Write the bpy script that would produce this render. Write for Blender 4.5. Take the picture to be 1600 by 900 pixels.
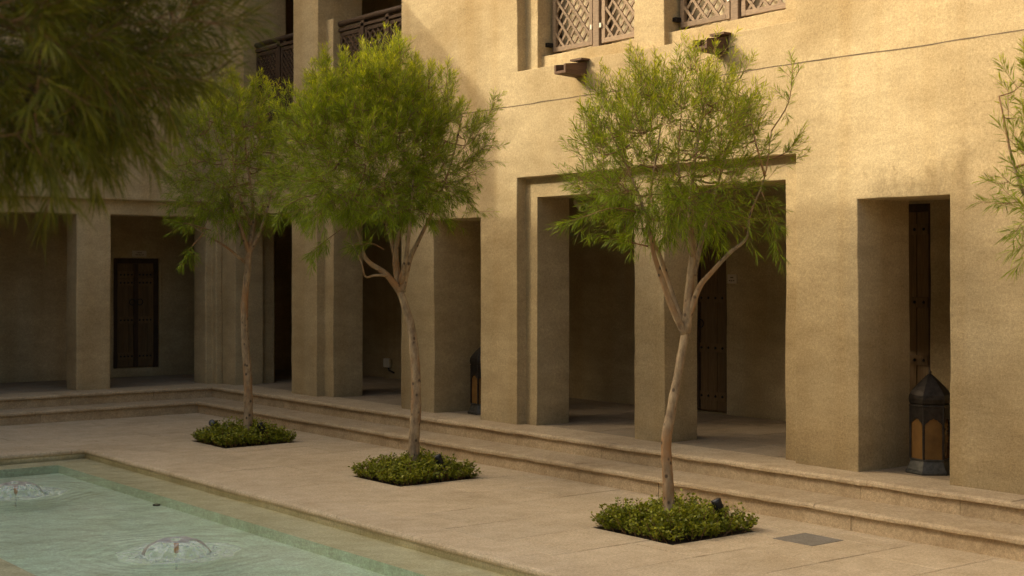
import bpy, bmesh, math, random
import numpy as np
from mathutils import Vector, Matrix, noise

random.seed(7)
rng = np.random.default_rng(7)
scene = bpy.context.scene
for o in list(bpy.data.objects):
    bpy.data.objects.remove(o)

# ------------------------------------------------------------------ camera
HC = 1.9                                  # eye height above the courtyard paving
YAW = math.atan(1718 / 2222)              # view turned from the long facade
cam_d = bpy.data.cameras.new('camera')
cam_d.lens = 50
cam_d.sensor_width = 36
cam_d.shift_y = -27 / 1600
cam_d.clip_start = 0.1
cam_d.clip_end = 2000
cam_d.dof.use_dof = True
cam_d.dof.focus_distance = 11.5
cam_d.dof.aperture_fstop = 3.2
cam = bpy.data.objects.new('camera', cam_d)
cam.location = (0, 0, HC)
cam.rotation_euler = (math.radians(90), 0, -YAW)
scene.collection.objects.link(cam)
scene.camera = cam

# ------------------------------------------------------------------ light
SUN = Vector((1.0, -0.795, -0.638)).normalized()      # direction the sunlight travels
el = math.asin(-SUN.z)
world = bpy.data.worlds.new('World')
scene.world = world
world.use_nodes = True
nt = world.node_tree
nt.nodes.clear()
sky = nt.nodes.new('ShaderNodeTexSky')
sky.sky_type = 'NISHITA'
sky.sun_disc = False
sky.sun_elevation = el
sky.sun_rotation = math.atan2(-SUN.x, -SUN.y)
sky.air_density = 1.0
sky.dust_density = 10.0
sky.ozone_density = 0.6
bg = nt.nodes.new('ShaderNodeBackground')
bg.inputs['Strength'].default_value = 0.15
wo = nt.nodes.new('ShaderNodeOutputWorld')
nt.links.new(sky.outputs[0], bg.inputs[0])
nt.links.new(bg.outputs[0], wo.inputs[0])
sun_d = bpy.data.lights.new('sun', 'SUN')
sun_d.energy = 1.05
sun_d.angle = math.radians(0.6)
sun_d.color = (0.94, 0.89, 0.785)
sun = bpy.data.objects.new('sun', sun_d)
sun.rotation_euler = SUN.to_track_quat('-Z', 'Y').to_euler()
sun.location = (-20, 20, 20)
scene.collection.objects.link(sun)
vs = scene.view_settings
vs.view_transform = 'Standard'
vs.look = 'None'
vs.exposure = 1.28
vs.gamma = 1.0
vs.use_curve_mapping = False
vs.use_white_balance = True
vs.white_balance_temperature = 7300
vs.white_balance_tint = 7
scene.cycles.use_denoising = True
scene.cycles.max_bounces = 10
scene.cycles.diffuse_bounces = 6
scene.cycles.transparent_max_bounces = 12
scene.cycles.caustics_reflective = False
scene.cycles.caustics_refractive = False

# ------------------------------------------------------------------ camera geometry used to survey the place
F2 = (math.sin(YAW), math.cos(YAW))
R2 = (math.cos(YAW), -math.sin(YAW))
FP = 2222.0
def sight(u, v, depth):
    """Surveyed point: photo pixel and metres along the view axis -> place coordinates."""
    a = (u - 800) / FP
    return Vector(((F2[0] + R2[0] * a) * depth, (F2[1] + R2[1] * a) * depth, HC + (423 - v) / FP * depth))
def depth_of(x, y):
    return x * F2[0] + y * F2[1]

# ------------------------------------------------------------------ helpers
COL = scene.collection
def tag(o, label=None, cat=None, group=None, kind=None):
    if label: o['label'] = label
    if cat: o['category'] = cat
    if group: o['group'] = group
    if kind: o['kind'] = kind
    return o
def thing(name, loc, label, cat, group=None):
    o = bpy.data.objects.new(name, None)
    o.location = loc
    o.empty_display_size = 0.1
    COL.objects.link(o)
    return tag(o, label, cat, group)
def world_loc(o):
    p = Vector(o.location)
    while o.parent:
        o = o.parent
        p = p + Vector(o.location)
    return p
def obj(name, verts, faces, mat, parent=None, smooth=False, origin=None):
    """One mesh object; vertices given in place coordinates."""
    me = bpy.data.meshes.new(name)
    if origin is None:
        origin = world_loc(parent) if parent is not None else Vector((0, 0, 0))
    origin = Vector(origin)
    vv = [(v[0] - origin.x, v[1] - origin.y, v[2] - origin.z) for v in verts]
    me.from_pydata(vv, [], faces)
    if smooth:
        me.polygons.foreach_set('use_smooth', [True] * len(me.polygons))
    if mat: me.materials.append(mat)
    me.update()
    o = bpy.data.objects.new(name, me)
    COL.objects.link(o)
    if parent is not None:
        o.parent = parent
        o.location = origin - world_loc(parent)
    else:
        o.location = origin
    return o
class MB:
    """Collects shapes of ONE piece."""
    def __init__(s): s.v = []; s.f = []
    def add(s, v, f):
        n = len(s.v); s.v += [tuple(p) for p in v]; s.f += [tuple(i + n for i in q) for q in f]; return s
    def box(s, x0, x1, y0, y1, z0, z1):
        v = [(x, y, z) for x in (x0, x1) for y in (y0, y1) for z in (z0, z1)]
        return s.add(v, [(0, 1, 3, 2), (4, 6, 7, 5), (0, 4, 5, 1), (2, 3, 7, 6), (0, 2, 6, 4), (1, 5, 7, 3)])
    def tube(s, pts, rad, n=8, cap=True):
        pts = [Vector(p) for p in pts]
        base = len(s.v); up = Vector((0, 0, 1)); prev = None
        for i, p in enumerate(pts):
            t = (pts[min(i + 1, len(pts) - 1)] - pts[max(i - 1, 0)])
            t = t.normalized() if t.length > 1e-9 else up
            a = prev if prev is not None else (Vector((1, 0, 0)) if abs(t.x) < .8 else Vector((0, 1, 0)))
            a = (a - t * a.dot(t)).normalized(); prev = a
            b = t.cross(a)
            r = rad[i] if hasattr(rad, '__len__') else rad
            for k in range(n):
                c = 2 * math.pi * k / n
                s.v.append(tuple(p + (a * math.cos(c) + b * math.sin(c)) * r))
        for i in range(len(pts) - 1):
            for k in range(n):
                q = base + i * n; k2 = (k + 1) % n
                s.f.append((q + k, q + k2, q + n + k2, q + n + k))
        if cap:
            s.f.append(tuple(base + k for k in range(n))[::-1])
            s.f.append(tuple(base + (len(pts) - 1) * n + k for k in range(n)))
        return s
    def lathe(s, c, prof, n=16, rot=0.0, cap=True):
        base = len(s.v)
        for r, z in prof:
            for k in range(n):
                a = 2 * math.pi * k / n + rot
                s.v.append((c[0] + r * math.cos(a), c[1] + r * math.sin(a), c[2] + z))
        for i in range(len(prof) - 1):
            for k in range(n):
                q = base + i * n; k2 = (k + 1) % n
                s.f.append((q + k, q + k2, q + n + k2, q + n + k))
        if cap:
            s.f.append(tuple(base + k for k in range(n))[::-1])
            s.f.append(tuple(base + (len(prof) - 1) * n + k for k in range(n)))
        return s
    def build(s, name, mat, parent=None, smooth=False, origin=None, bevel=0.0, seg=2):
        o = obj(name, s.v, s.f, mat, parent, smooth, origin)
        if bevel:
            m = o.modifiers.new('bevel', 'BEVEL'); m.width = bevel; m.segments = seg; m.limit_method = 'ANGLE'; m.angle_limit = math.radians(40)
        return o

# ------------------------------------------------------------------ materials
def mat_new(name):
    m = bpy.data.materials.new(name); m.use_nodes = True
    t = m.node_tree
    b = t.nodes['Principled BSDF']
    return m, t, b
def nd(t, typ, **kw):
    n = t.nodes.new(typ)
    for k, v in kw.items(): setattr(n, k, v)
    return n
def pos(t, sx=1, sy=1, sz=1):
    g = nd(t, 'ShaderNodeNewGeometry'); m = nd(t, 'ShaderNodeMapping')
    m.inputs['Scale'].default_value = (sx, sy, sz)
    t.links.new(g.outputs['Position'], m.inputs['Vector'])
    return m.outputs[0]
def noise_n(t, vec, scale, detail=4, rough=0.55):
    n = nd(t, 'ShaderNodeTexNoise')
    n.inputs['Scale'].default_value = scale; n.inputs['Detail'].default_value = detail; n.inputs['Roughness'].default_value = rough
    t.links.new(vec, n.inputs['Vector'])
    return n.outputs['Fac']
def ramp(t, fac, p0, c0, p1, c1, mid=None):
    r = nd(t, 'ShaderNodeValToRGB')
    r.color_ramp.elements[0].position = p0; r.color_ramp.elements[0].color = (*c0, 1)
    r.color_ramp.elements[1].position = p1; r.color_ramp.elements[1].color = (*c1, 1)
    if mid:
        e = r.color_ramp.elements.new(mid[0]); e.color = (*mid[1], 1)
    t.links.new(fac, r.inputs[0])
    return r.outputs[0]
def mix(t, a, b, fac, mode='MIX'):
    n = nd(t, 'ShaderNodeMix', data_type='RGBA', blend_type=mode)
    for s, v in ((n.inputs[6], a), (n.inputs[7], b), (n.inputs[0], fac)):
        if isinstance(v, (int, float)): s.default_value = v
        elif isinstance(v, tuple): s.default_value = (*v, 1)
        else: t.links.new(v, s)
    return n.outputs[2]
def math_n(t, op, a, b=0.0):
    n = nd(t, 'ShaderNodeMath', operation=op)
    for s, v in ((n.inputs[0], a), (n.inputs[1], b)):
        if isinstance(v, (int, float)): s.default_value = v
        else: t.links.new(v, s)
    return n.outputs[0]
def bump(t, b, h, strength, dist, prev=None):
    n = nd(t, 'ShaderNodeBump'); n.inputs['Strength'].default_value = strength; n.inputs['Distance'].default_value = dist
    t.links.new(h, n.inputs['Height'])
    if prev is not None: t.links.new(prev, n.inputs['Normal'])
    t.links.new(n.outputs[0], b.inputs['Normal'])
    return n.outputs[0]

def plaster():
    m, t, b = mat_new('sand_plaster')
    # large cloudy patches, trowel strokes, rain streaks, fine grain
    cloud = noise_n(t, pos(t, 1, 1, 1.6), 0.75, 5, 0.6)
    stroke = noise_n(t, pos(t, 1.1, 1.1, 3.4), 2.6, 6, 0.62)
    streak = noise_n(t, pos(t, 3.2, 3.2, 0.13), 1.0, 3, 0.5)
    grain = noise_n(t, pos(t), 95, 3, 0.75)
    c = ramp(t, cloud, 0.34, (0.375, 0.282, 0.155), 0.66, (0.515, 0.41, 0.248))
    c = mix(t, c, ramp(t, stroke, 0.34, (0.84, 0.83, 0.80), 0.72, (1.14, 1.13, 1.12)), 0.6, 'MULTIPLY')
    c = mix(t, c, ramp(t, streak, 0.36, (0.84, 0.76, 0.62), 0.52, (1, 1, 1)), 0.4, 'MULTIPLY')
    c = mix(t, c, ramp(t, grain, 0.3, (0.72, 0.72, 0.72), 0.7, (1.18, 1.18, 1.18)), 0.8, 'MULTIPLY')
    gr2 = noise_n(t, pos(t), 42, 2, 0.8)
    c = mix(t, c, ramp(t, gr2, 0.30, (0.78, 0.77, 0.75), 0.70, (1.14, 1.14, 1.13)), 0.75, 'MULTIPLY')
    # scuffed, splash-stained band just above the terrace
    g = nd(t, 'ShaderNodeNewGeometry'); sz = nd(t, 'ShaderNodeSeparateXYZ'); t.links.new(g.outputs['Position'], sz.inputs[0])
    hgt = math_n(t, 'ADD', sz.outputs[2], math_n(t, 'MULTIPLY', noise_n(t, pos(t, 1, 1, .5), 3.5, 5, .7), -0.5))
    c = mix(t, c, ramp(t, hgt, 0.02, (0.80, 0.82, 0.84), 0.30, (1, 1, 1)), 0.75, 'MULTIPLY')
    t.links.new(c, b.inputs['Base Color'])
    b.inputs['Roughness'].default_value = 0.92
    b.inputs['Specular IOR Level'].default_value = 0.15
    n1 = bump(t, b, stroke, 0.45, 0.014)
    n2 = bump(t, b, noise_n(t, pos(t), 26, 5, 0.6), 0.55, 0.004, n1)
    bump(t, b, grain, 0.6, 0.0016, n2)
    return m
def stone(name, c0, c1, speck=(0.72, 1.18), rough=0.75, var=0.16, fine=190):
    m, t, b = mat_new(name)
    oi = nd(t, 'ShaderNodeObjectInfo')
    cl = noise_n(t, pos(t), 1.3, 5, 0.6)
    sp = noise_n(t, pos(t), fine, 2, 0.7)
    st = noise_n(t, pos(t), 6.0, 5, 0.65)
    c = ramp(t, cl, 0.3, c0, 0.72, c1)
    k = ramp(t, oi.outputs['Random'], 0.0, (1 - var,) * 3, 1.0, (1 + var * .6, 1 + var * .5, 1 + var * .4))
    c = mix(t, c, k, 1.0, 'MULTIPLY')
    c = mix(t, c, ramp(t, sp, 0.3, (speck[0],) * 3, 0.7, (speck[1],) * 3), 0.75, 'MULTIPLY')
    c = mix(t, c, ramp(t, st, 0.38, (0.80, 0.76, 0.70), 0.60, (1.03, 1.03, 1.03)), 0.55, 'MULTIPLY')
    gr = noise_n(t, pos(t), 48, 2, 0.8)
    c = mix(t, c, ramp(t, gr, 0.30, (0.70, 0.70, 0.68), 0.70, (1.18, 1.17, 1.16)), 0.75, 'MULTIPLY')
    dirt = noise_n(t, pos(t), 0.9, 6, 0.72)
    c = mix(t, c, ramp(t, dirt, 0.36, (0.80, 0.77, 0.72), 0.50, (1, 1, 1)), 0.7, 'MULTIPLY')
    t.links.new(c, b.inputs['Base Color'])
    b.inputs['Roughness'].default_value = rough
    b.inputs['Specular IOR Level'].default_value = 0.3
    n1 = bump(t, b, st, 0.35, 0.004)
    bump(t, b, sp, 0.35, 0.0012, n1)
    return m
def plain(name, col, rough=0.6, metal=0.0, var=0.25, scale=8.0, bmp=0.2, spec=0.4):
    m, t, b = mat_new(name)
    n = noise_n(t, pos(t), scale, 5, 0.6)
    lo = tuple(max(0, c * (1 - var)) for c in col); hi = tuple(min(1, c * (1 + var)) for c in col)
    t.links.new(ramp(t, n, 0.3, lo, 0.7, hi), b.inputs['Base Color'])
    b.inputs['Roughness'].default_value = rough
    b.inputs['Metallic'].default_value = metal
    b.inputs['Specular IOR Level'].default_value = spec
    if bmp: bump(t, b, noise_n(t, pos(t), scale * 6, 3, 0.6), bmp, 0.002)
    return m
def wood(name, c0, c1, sc=(1, 1, 1), rough=0.7):
    m, t, b = mat_new(name)
    oi = nd(t, 'ShaderNodeObjectInfo')
    n = noise_n(t, pos(t, *sc), 14, 5, 0.7)
    c = ramp(t, n, 0.3, c0, 0.72, c1)
    c = mix(t, c, ramp(t, oi.outputs['Random'], 0, (0.82,) * 3, 1, (1.15,) * 3), 1.0, 'MULTIPLY')
    t.links.new(c, b.inputs['Base Color'])
    b.inputs['Roughness'].default_value = rough
    b.inputs['Specular IOR Level'].default_value = 0.25
    bump(t, b, n, 0.4, 0.003)
    return m
def leaf(name, inner, tip, trans=0.35, rough=0.5):
    m, t, b = mat_new(name)
    at = nd(t, 'ShaderNodeAttribute', attribute_name='tint')
    sx = nd(t, 'ShaderNodeSeparateColor')
    t.links.new(at.outputs['Color'], sx.inputs[0])
    c = mix(t, inner, tip, sx.outputs[0])
    c = mix(t, c, ramp(t, sx.outputs[1], 0, (0.50, 0.54, 0.50), 1, (1.35, 1.28, 1.15)), 1.0, 'MULTIPLY')
    t.links.new(c, b.inputs['Base Color'])
    b.inputs['Roughness'].default_value = rough
    b.inputs['Specular IOR Level'].default_value = 0.3
    tr = nd(t, 'ShaderNodeBsdfTranslucent')
    t.links.new(c, tr.inputs[0])
    mx = nd(t, 'ShaderNodeMixShader'); mx.inputs[0].default_value = trans
    out = t.nodes['Material Output']
    t.links.new(b.outputs[0], mx.inputs[1]); t.links.new(tr.outputs[0], mx.inputs[2]); t.links.new(mx.outputs[0], out.inputs[0])
    return m
def bark(name, c0, c1, c2):
    m, t, b = mat_new(name)
    n = noise_n(t, pos(t, 1, 1, .45), 22, 6, 0.65)
    k = noise_n(t, pos(t, 1, 1, .5), 4, 4, 0.6)
    c = ramp(t, n, 0.32, c0, 0.66, c1)
    c = mix(t, c, c2, ramp(t, k, 0.48, (0, 0, 0), 0.62, (1, 1, 1)))
    vor = nd(t, 'ShaderNodeTexVoronoi'); vor.inputs['Scale'].default_value = 17
    t.links.new(pos(t, 1, 1, .8), vor.inputs['Vector'])
    c = mix(t, (0.07, 0.045, 0.025), c, ramp(t, vor.outputs['Distance'], 0.14, (0, 0, 0), 0.26, (1, 1, 1)))
    t.links.new(c, b.inputs['Base Color'])
    b.inputs['Roughness'].default_value = 0.85
    n1 = bump(t, b, n, 0.6, 0.006)
    bump(t, b, vor.outputs['Distance'], 0.3, 0.006, n1)
    return m
def water_mat(name, tint, rough=0.03, white=0.0, rip=0.0, ior=1.33):
    m = bpy.data.materials.new(name); m.use_nodes = True
    t = m.node_tree; t.nodes.clear()
    tr = nd(t, 'ShaderNodeBsdfTransparent'); tr.inputs[0].default_value = (*tint, 1)
    gl = nd(t, 'ShaderNodeBsdfGlossy'); gl.inputs['Roughness'].default_value = rough
    fr = nd(t, 'ShaderNodeFresnel'); fr.inputs[0].default_value = ior
    if rip:
        bp = nd(t, 'ShaderNodeBump'); bp.inputs['Strength'].default_value = rip; bp.inputs['Distance'].default_value = 0.02
        t.links.new(noise_n(t, pos(t, 1, 1, 1), 14, 4, 0.6), bp.inputs['Height'])
        t.links.new(bp.outputs[0], gl.inputs['Normal']); t.links.new(bp.outputs[0], fr.inputs['Normal'])
    mx = nd(t, 'ShaderNodeMixShader')
    t.links.new(fr.outputs[0], mx.inputs[0]); t.links.new(tr.outputs[0], mx.inputs[1]); t.links.new(gl.outputs[0], mx.inputs[2])
    last = mx.outputs[0]
    if white:
        df = nd(t, 'ShaderNodeBsdfDiffuse'); df.inputs[0].default_value = (0.85, 0.9, 0.88, 1)
        m2 = nd(t, 'ShaderNodeMixShader')
        w = ramp(t, noise_n(t, pos(t, 1, 1, .6), 30, 4, .65), 0.42, (0, 0, 0), 0.7, (white,) * 3)
        t.links.new(w, m2.inputs[0]); t.links.new(last, m2.inputs[1]); t.links.new(df.outputs[0], m2.inputs[2]); last = m2.outputs[0]
    o = nd(t, 'ShaderNodeOutputMaterial'); t.links.new(last, o.inputs[0])
    return m

M = dict(
    plaster=plaster(),
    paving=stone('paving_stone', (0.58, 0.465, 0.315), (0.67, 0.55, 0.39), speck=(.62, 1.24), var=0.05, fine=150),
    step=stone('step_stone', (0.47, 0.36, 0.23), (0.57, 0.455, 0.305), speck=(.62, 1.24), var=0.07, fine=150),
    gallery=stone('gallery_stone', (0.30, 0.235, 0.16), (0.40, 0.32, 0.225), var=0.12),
    sand=stone('pale_sand', (0.46, 0.37, 0.25), (0.56, 0.46, 0.32)),
    joint=stone('joint_mortar', (0.13, 0.095, 0.06), (0.19, 0.14, 0.09)),
    ledge=stone('ledge_stone', (0.72, 0.64, 0.42), (0.80, 0.72, 0.50), var=0.04),
    poolfloor=stone('pool_plaster', (0.66, 0.80, 0.62), (0.76, 0.87, 0.72), speck=(.85, 1.1), var=0.0, fine=60),
    slate=stone('slate_slab', (0.27, 0.245, 0.21), (0.34, 0.31, 0.265)),
    soil=plain('soil', (0.05, 0.032, 0.02), 0.95, bmp=0.8, scale=20),
    oldwood=wood('weathered_wood', (0.17, 0.118, 0.076), (0.30, 0.215, 0.142), (1, 1, 6)),
    darkwood=wood('dark_wood', (0.035, 0.020, 0.012), (0.075, 0.045, 0.026), (1, 1, .4)),
    doorwood=wood('door_wood', (0.095, 0.057, 0.026), (0.21, 0.13, 0.06), (6, 6, .3)),
    spoutwood=wood('spout_wood', (0.075, 0.04, 0.024), (0.145, 0.085, 0.05), (.6, 6, 6)),
    curtain=plain('blind_cloth', (0.55, 0.45, 0.29), 0.9, bmp=0.1),
    iron=plain('black_iron', (0.02, 0.018, 0.017), 0.5, 0.6, bmp=0.3),
    lantern=plain('lantern_metal', (0.035, 0.03, 0.026), 0.42, 0.75, var=0.45, scale=20, bmp=0.5),
    pewter=plain('lantern_base_metal', (0.075, 0.075, 0.07), 0.45, 0.7, var=0.4, scale=28, bmp=0.6),
    amber=plain('amber_glass', (0.13, 0.068, 0.022), 0.25, 0.0, var=0.3, scale=5, bmp=0.1),
    black=plain('black_plastic', (0.012, 0.012, 0.013), 0.45, bmp=0.1),
    lens=plain('lamp_lens', (0.10, 0.11, 0.12), 0.1, bmp=0),
    plate=plain('sign_plate', (0.50, 0.42, 0.30), 0.5, var=0.1, bmp=0.05),
    print=plain('sign_print', (0.10, 0.07, 0.045), 0.7, bmp=0),
    white=plain('white_plastic', (0.62, 0.58, 0.48), 0.4, var=0.08, bmp=0),
    brass=plain('brass_nozzle', (0.55, 0.30, 0.16), 0.35, 0.3, bmp=0.1),
    bark=bark('smooth_bark', (0.15, 0.10, 0.058), (0.38, 0.285, 0.175), (0.28, 0.155, 0.07)),
    bark_backlit=bark('backlit_bark', (0.035, 0.022, 0.012), (0.09, 0.058, 0.034), (0.07, 0.04, 0.02)),  # darker copy of the bark, backlit silhouette put into the colour
    twig=plain('twig_bark', (0.20, 0.11, 0.05), 0.8, bmp=0.2),
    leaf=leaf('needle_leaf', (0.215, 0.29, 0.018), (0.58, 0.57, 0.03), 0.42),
    leaf_shaded=leaf('needle_leaf_olive_shaded', (0.135, 0.145, 0.014), (0.25, 0.24, 0.02), 0.45),  # olive copy of the leaf, darkened to carry the near tree's shade
    shrub=leaf('succulent_leaf', (0.16, 0.19, 0.02), (0.36, 0.38, 0.04), 0.3, 0.4),
    pod=plain('seed_pod', (0.28, 0.16, 0.05), 0.7, bmp=0.1),
    water=water_mat('pool_water', (0.95, 0.99, 0.96), 0.08, rip=0.3, ior=1.16),
    bell=water_mat('bell_water', (0.97, 0.99, 0.98), 0.35, white=0.55, ior=1.05),
    foam=water_mat('foam_water', (0.98, 0.99, 0.985), 0.3, white=0.45, ior=1.05),
)

# ------------------------------------------------------------------ carved masonry
def jit(p, amp=0.010):
    q = Vector(p)
    a = noise.noise_vector(q * 1.1 + Vector((3.1, 7.7, 1.3)))
    b = noise.noise_vector(q * 4.0)
    return q + a * amp + b * amp * 0.6
def carve(boxes, step, amp=0.010):
    """Union / difference of boxes on a shared grid -> boundary quads with gently uneven plaster."""
    axes = []
    for k in range(3):
        c = sorted({round(b[1 + 2 * k + e], 4) for b in boxes for e in (0, 1)})
        lo = min(b[1 + 2 * k] for b in boxes if b[0]); hi = max(b[2 + 2 * k] for b in boxes if b[0])
        c = [x for x in c if lo - 1e-6 <= x <= hi + 1e-6]
        out = []
        for a, b_ in zip(c[:-1], c[1:]):
            n = max(1, math.ceil((b_ - a) / step))
            out += [a + (b_ - a) * i / n for i in range(n)]
        out.append(c[-1]); axes.append(np.array(out))
    mids = [(a[:-1] + a[1:]) / 2 for a in axes]
    occ = np.zeros([len(m) for m in mids], bool)
    for b in boxes:
        sel = [np.where((m > b[1 + 2 * k]) & (m < b[2 + 2 * k]))[0] for k, m in enumerate(mids)]
        if all(len(s) for s in sel): occ[np.ix_(*sel)] = bool(b[0])
    pad = np.pad(occ, 1)
    idx = {}; verts = []; faces = []
    def vid(i, j, k):
        key = (i, j, k)
        if key not in idx:
            idx[key] = len(verts); verts.append(jit((axes[0][i], axes[1][j], axes[2][k]), amp))
        return idx[key]
    core = pad[1:-1, 1:-1, 1:-1]
    for ax in range(3):
        for s in (-1, 1):
            nb = np.roll(pad, -s, axis=ax)[1:-1, 1:-1, 1:-1]
            for i, j, k in np.argwhere(core & ~nb):
                a = [i, j, k]; a[ax] += (s > 0)
                u, w = [q for q in range(3) if q != ax]
                ring = []
                for du, dw in ((0, 0), (1, 0), (1, 1), (0, 1)):
                    c = list(a); c[u] += du; c[w] += dw; ring.append(vid(*c))
                # outward winding
                flip = (s > 0) if ax != 1 else (s < 0)
                faces.append(tuple(ring if flip else ring[::-1]))
    return verts, faces
def masonry(name, boxes, parent, step=0.22, bevel=0.019, amp=0.010):
    v, f = carve(boxes, step, amp)
    o = obj(name, v, f, M['plaster'], parent)
    m = o.modifiers.new('bevel', 'BEVEL'); m.width = bevel; m.segments = 3; m.limit_method = 'ANGLE'; m.angle_limit = math.radians(40)
    return o

XW, YW, ZT = 9.0, 18.29, 0.315            # long facade plane, end facade plane, terrace level
BIG = 50.0

# ---- long arcade building
longb = thing('arcade_building', (9.3, 9.0, 0.2), 'long sand plaster building with arcade and lattice windows, sunlit above, beside the steps', 'building')
A = [
    (1, XW, 9.66, -2, 18.78, .2, 6.9), (1, 11.45, 11.75, -2, 20.6, .2, 6.9), (1, XW, 11.75, -2, 20.6, 2.95, 3.35),
    (1, XW, 11.75, -2, 20.6, 6.45, 6.7), (1, XW, 11.75, -2.3, -2, .2, 6.9), (1, XW, 11.75, 20.3, 20.6, 3.35, 6.9), (1, XW, 9.3, 18.78, 20.3, 3.35, 6.9),
    (0, 8.5, 9.7, 6.344, 7.192, .1, 2.465),                                  # narrow opening with the lantern
    (0, 8.5, 9.115, 7.828, 11.554, .1, 2.86), (0, 9.545, 9.7, 7.828, 11.554, .1, 2.95),
    (0, 8.5, 9.7, 8.04, 9.5, .1, 2.655), (0, 8.5, 9.7, 9.905, 11.365, .1, 2.655),
    (0, 8.5, 9.7, 12.186, 13.062, .1, 2.465),
    (0, 8.5, 9.115, 13.715, 15.655, .1, 2.86), (0, 9.545, 9.7, 13.715, 15.655, .1, 2.95),
    (0, 8.5, 9.7, 13.9, 15.44, .1, 2.655),
    (0, 9.43, 9.7, 16.2, 18.0, .1, 2.95), (0, 8.5, 9.7, 16.297, 17.907, .1, 2.655),
    (0, 8.5, 9.115, 1.99, 5.715, .1, 2.86), (0, 8.5, 9.7, 2.18, 3.64, .1, 2.655), (0, 8.5, 9.7, 4.04, 5.5, .1, 2.655),
    (0, 11.4, 11.6, 8.29, 9.30, ZT, 2.55), (0, 11.4, 11.6, 10.95, 11.97, ZT, 2.55),   # door niches
    (0, 8.5, 9.115, 7.828, 11.554, 3.95, 6.4),                               # window panel
    (0, 8.5, 9.175, 9.905, 11.365, 3.95, 6.25), (0, 8.5, 9.175, 8.04, 9.5, 3.95, 6.25),
    (0, 8.5, 9.46, 9.905, 11.365, 4.10, 6.15), (0, 8.5, 9.46, 8.04, 9.5, 4.10, 6.15),
    (0, 8.5, 9.7, 13.723, 15.639, 3.75, 6.4), (0, 8.5, 9.7, 16.263, 17.658, 3.75, 6.4),
    (1, 9.129, 9.287, 15.481, 15.639, 3.75, 5.062),
]
masonry('wall', A, longb)
# joint line along the upper wall
jm = MB(); ys = np.arange(-1.9, 13.7, 0.12)
pv = []
for y in ys:
    w = 0.0035 + 0.0025 * abs(noise.noise(Vector((0, y * 3, 5))))
    for dx, dz in ((-0.003, -w), (-0.003, w), (0.02, w), (0.02, -w)):
        q = jit((XW, y, 3.6)); pv.append((q.x + dx, q.y, q.z + dz + 0.004 * noise.noise(Vector((1, y * 2.2, 9)))))
pf = []
for i in range(len(ys) - 1):
    for k in range(4):
        pf.append((i * 4 + k, i * 4 + (k + 1) % 4, i * 4 + 4 + (k + 1) % 4, i * 4 + 4 + k))
obj('wall_joint', pv, pf, M['joint'], longb)

# ---- end building
endb = thing('end_building', (6.0, 18.6, 0.2), 'shaded sand plaster building with deep arcade closing the courtyard behind the pool', 'building')
B = [
    (1, 0.97, XW, YW, 18.78, .2, 8.71), (1, -8, 0.97, YW, 18.78, .2, 5.0),
    (1, -8, 11.45, 20.3, 20.6, .2, 5.0), (1, 0.97, XW, 20.3, 20.6, 5.0, 8.71),
    (1, -8, XW, YW, 20.6, 2.95, 3.35), (1, 0.97, XW, YW, 20.6, 8.1, 8.4), (1, -8, 0.97, YW, 20.6, 4.5, 4.8),
    (1, -8.3, -8, YW, 20.6, .2, 5.0), (1, 0.97, 1.27, YW, 20.6, 3.35, 8.71),
    (0, 5.35, 8.9, 18.0, 18.4, .1, 2.85),
    (0, 7.42, 8.80, 18.0, 19, .1, 2.65), (0, 5.57, 6.95, 18.0, 19, .1, 2.65), (0, 2.2, 4.6, 18.0, 19, .1, 2.65),
    (0, 8.23, 8.95, 20.2, 20.42, .44, 2.09),
]
masonry('wall', B, endb, step=0.3)

# ---- opposite wing, behind the camera: its roof edge draws the shade line on the long facade
opp = thing('opposite_building', (-6, 9, 0), 'tall sand plaster wing on the far side of the courtyard', 'building')
masonry('wall', [(1, -7, -4, 7.2, 24, 0, 10.75), (1, -7, -4, -4, 7.2, 0, 2.4), (0, -4.2, -3.9, 2, 3.4, .2, 2.6), (0, -4.2, -3.9, 6, 7.4, .2, 2.6), (0, -4.2, -3.9, 10, 11.4, .2, 2.6)], opp, step=1.2)

# ------------------------------------------------------------------ ground, paving, pool
PX0, PX1, PY0, PY1 = 2.78, 5.66, 4.3, 14.79          # water basin
TREES_Y = (7.55, 10.90, 14.27)
BEDS = [(6.91, 7.76, 7.12, 7.97), (6.88, 7.74, 10.50, 11.32), (6.88, 7.74, 13.92, 14.76)]
DRAIN = (7.64, 7.99, 6.50, 6.86)
def sheet(name, x0, x1, y0, y1, z, holes, mat):
    xs = sorted({x0, x1, *[h[0] for h in holes], *[h[1] for h in holes]}); ys = sorted({y0, y1, *[h[2] for h in holes], *[h[3] for h in holes]})
    v = [(x, y, z) for x in xs for y in ys]; f = []
    for i in range(len(xs) - 1):
        for j in range(len(ys) - 1):
            cx, cy = (xs[i] + xs[i + 1]) / 2, (ys[j] + ys[j + 1]) / 2
            if any(h[0] < cx < h[1] and h[2] < cy < h[3] for h in holes): continue
            n = len(ys); f.append((i * n + j, (i + 1) * n + j, (i + 1) * n + j + 1, i * n + j + 1))
    return obj(name, v, f, mat)
pool_hole = (PX0 - .03, PX1 + .03, PY0 - .03, PY1 + .03)
tag(sheet('ground', -300, 300, -300, 300, -0.008, [pool_hole] + BEDS, M['sand']), kind='structure')
paving = tag(sheet('paving', -3.9, 8.34, -8.9, 18.2, -0.0055, [(2.4, 8.34, 3.0, 17.64)], M['paving']), kind='structure')

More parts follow.
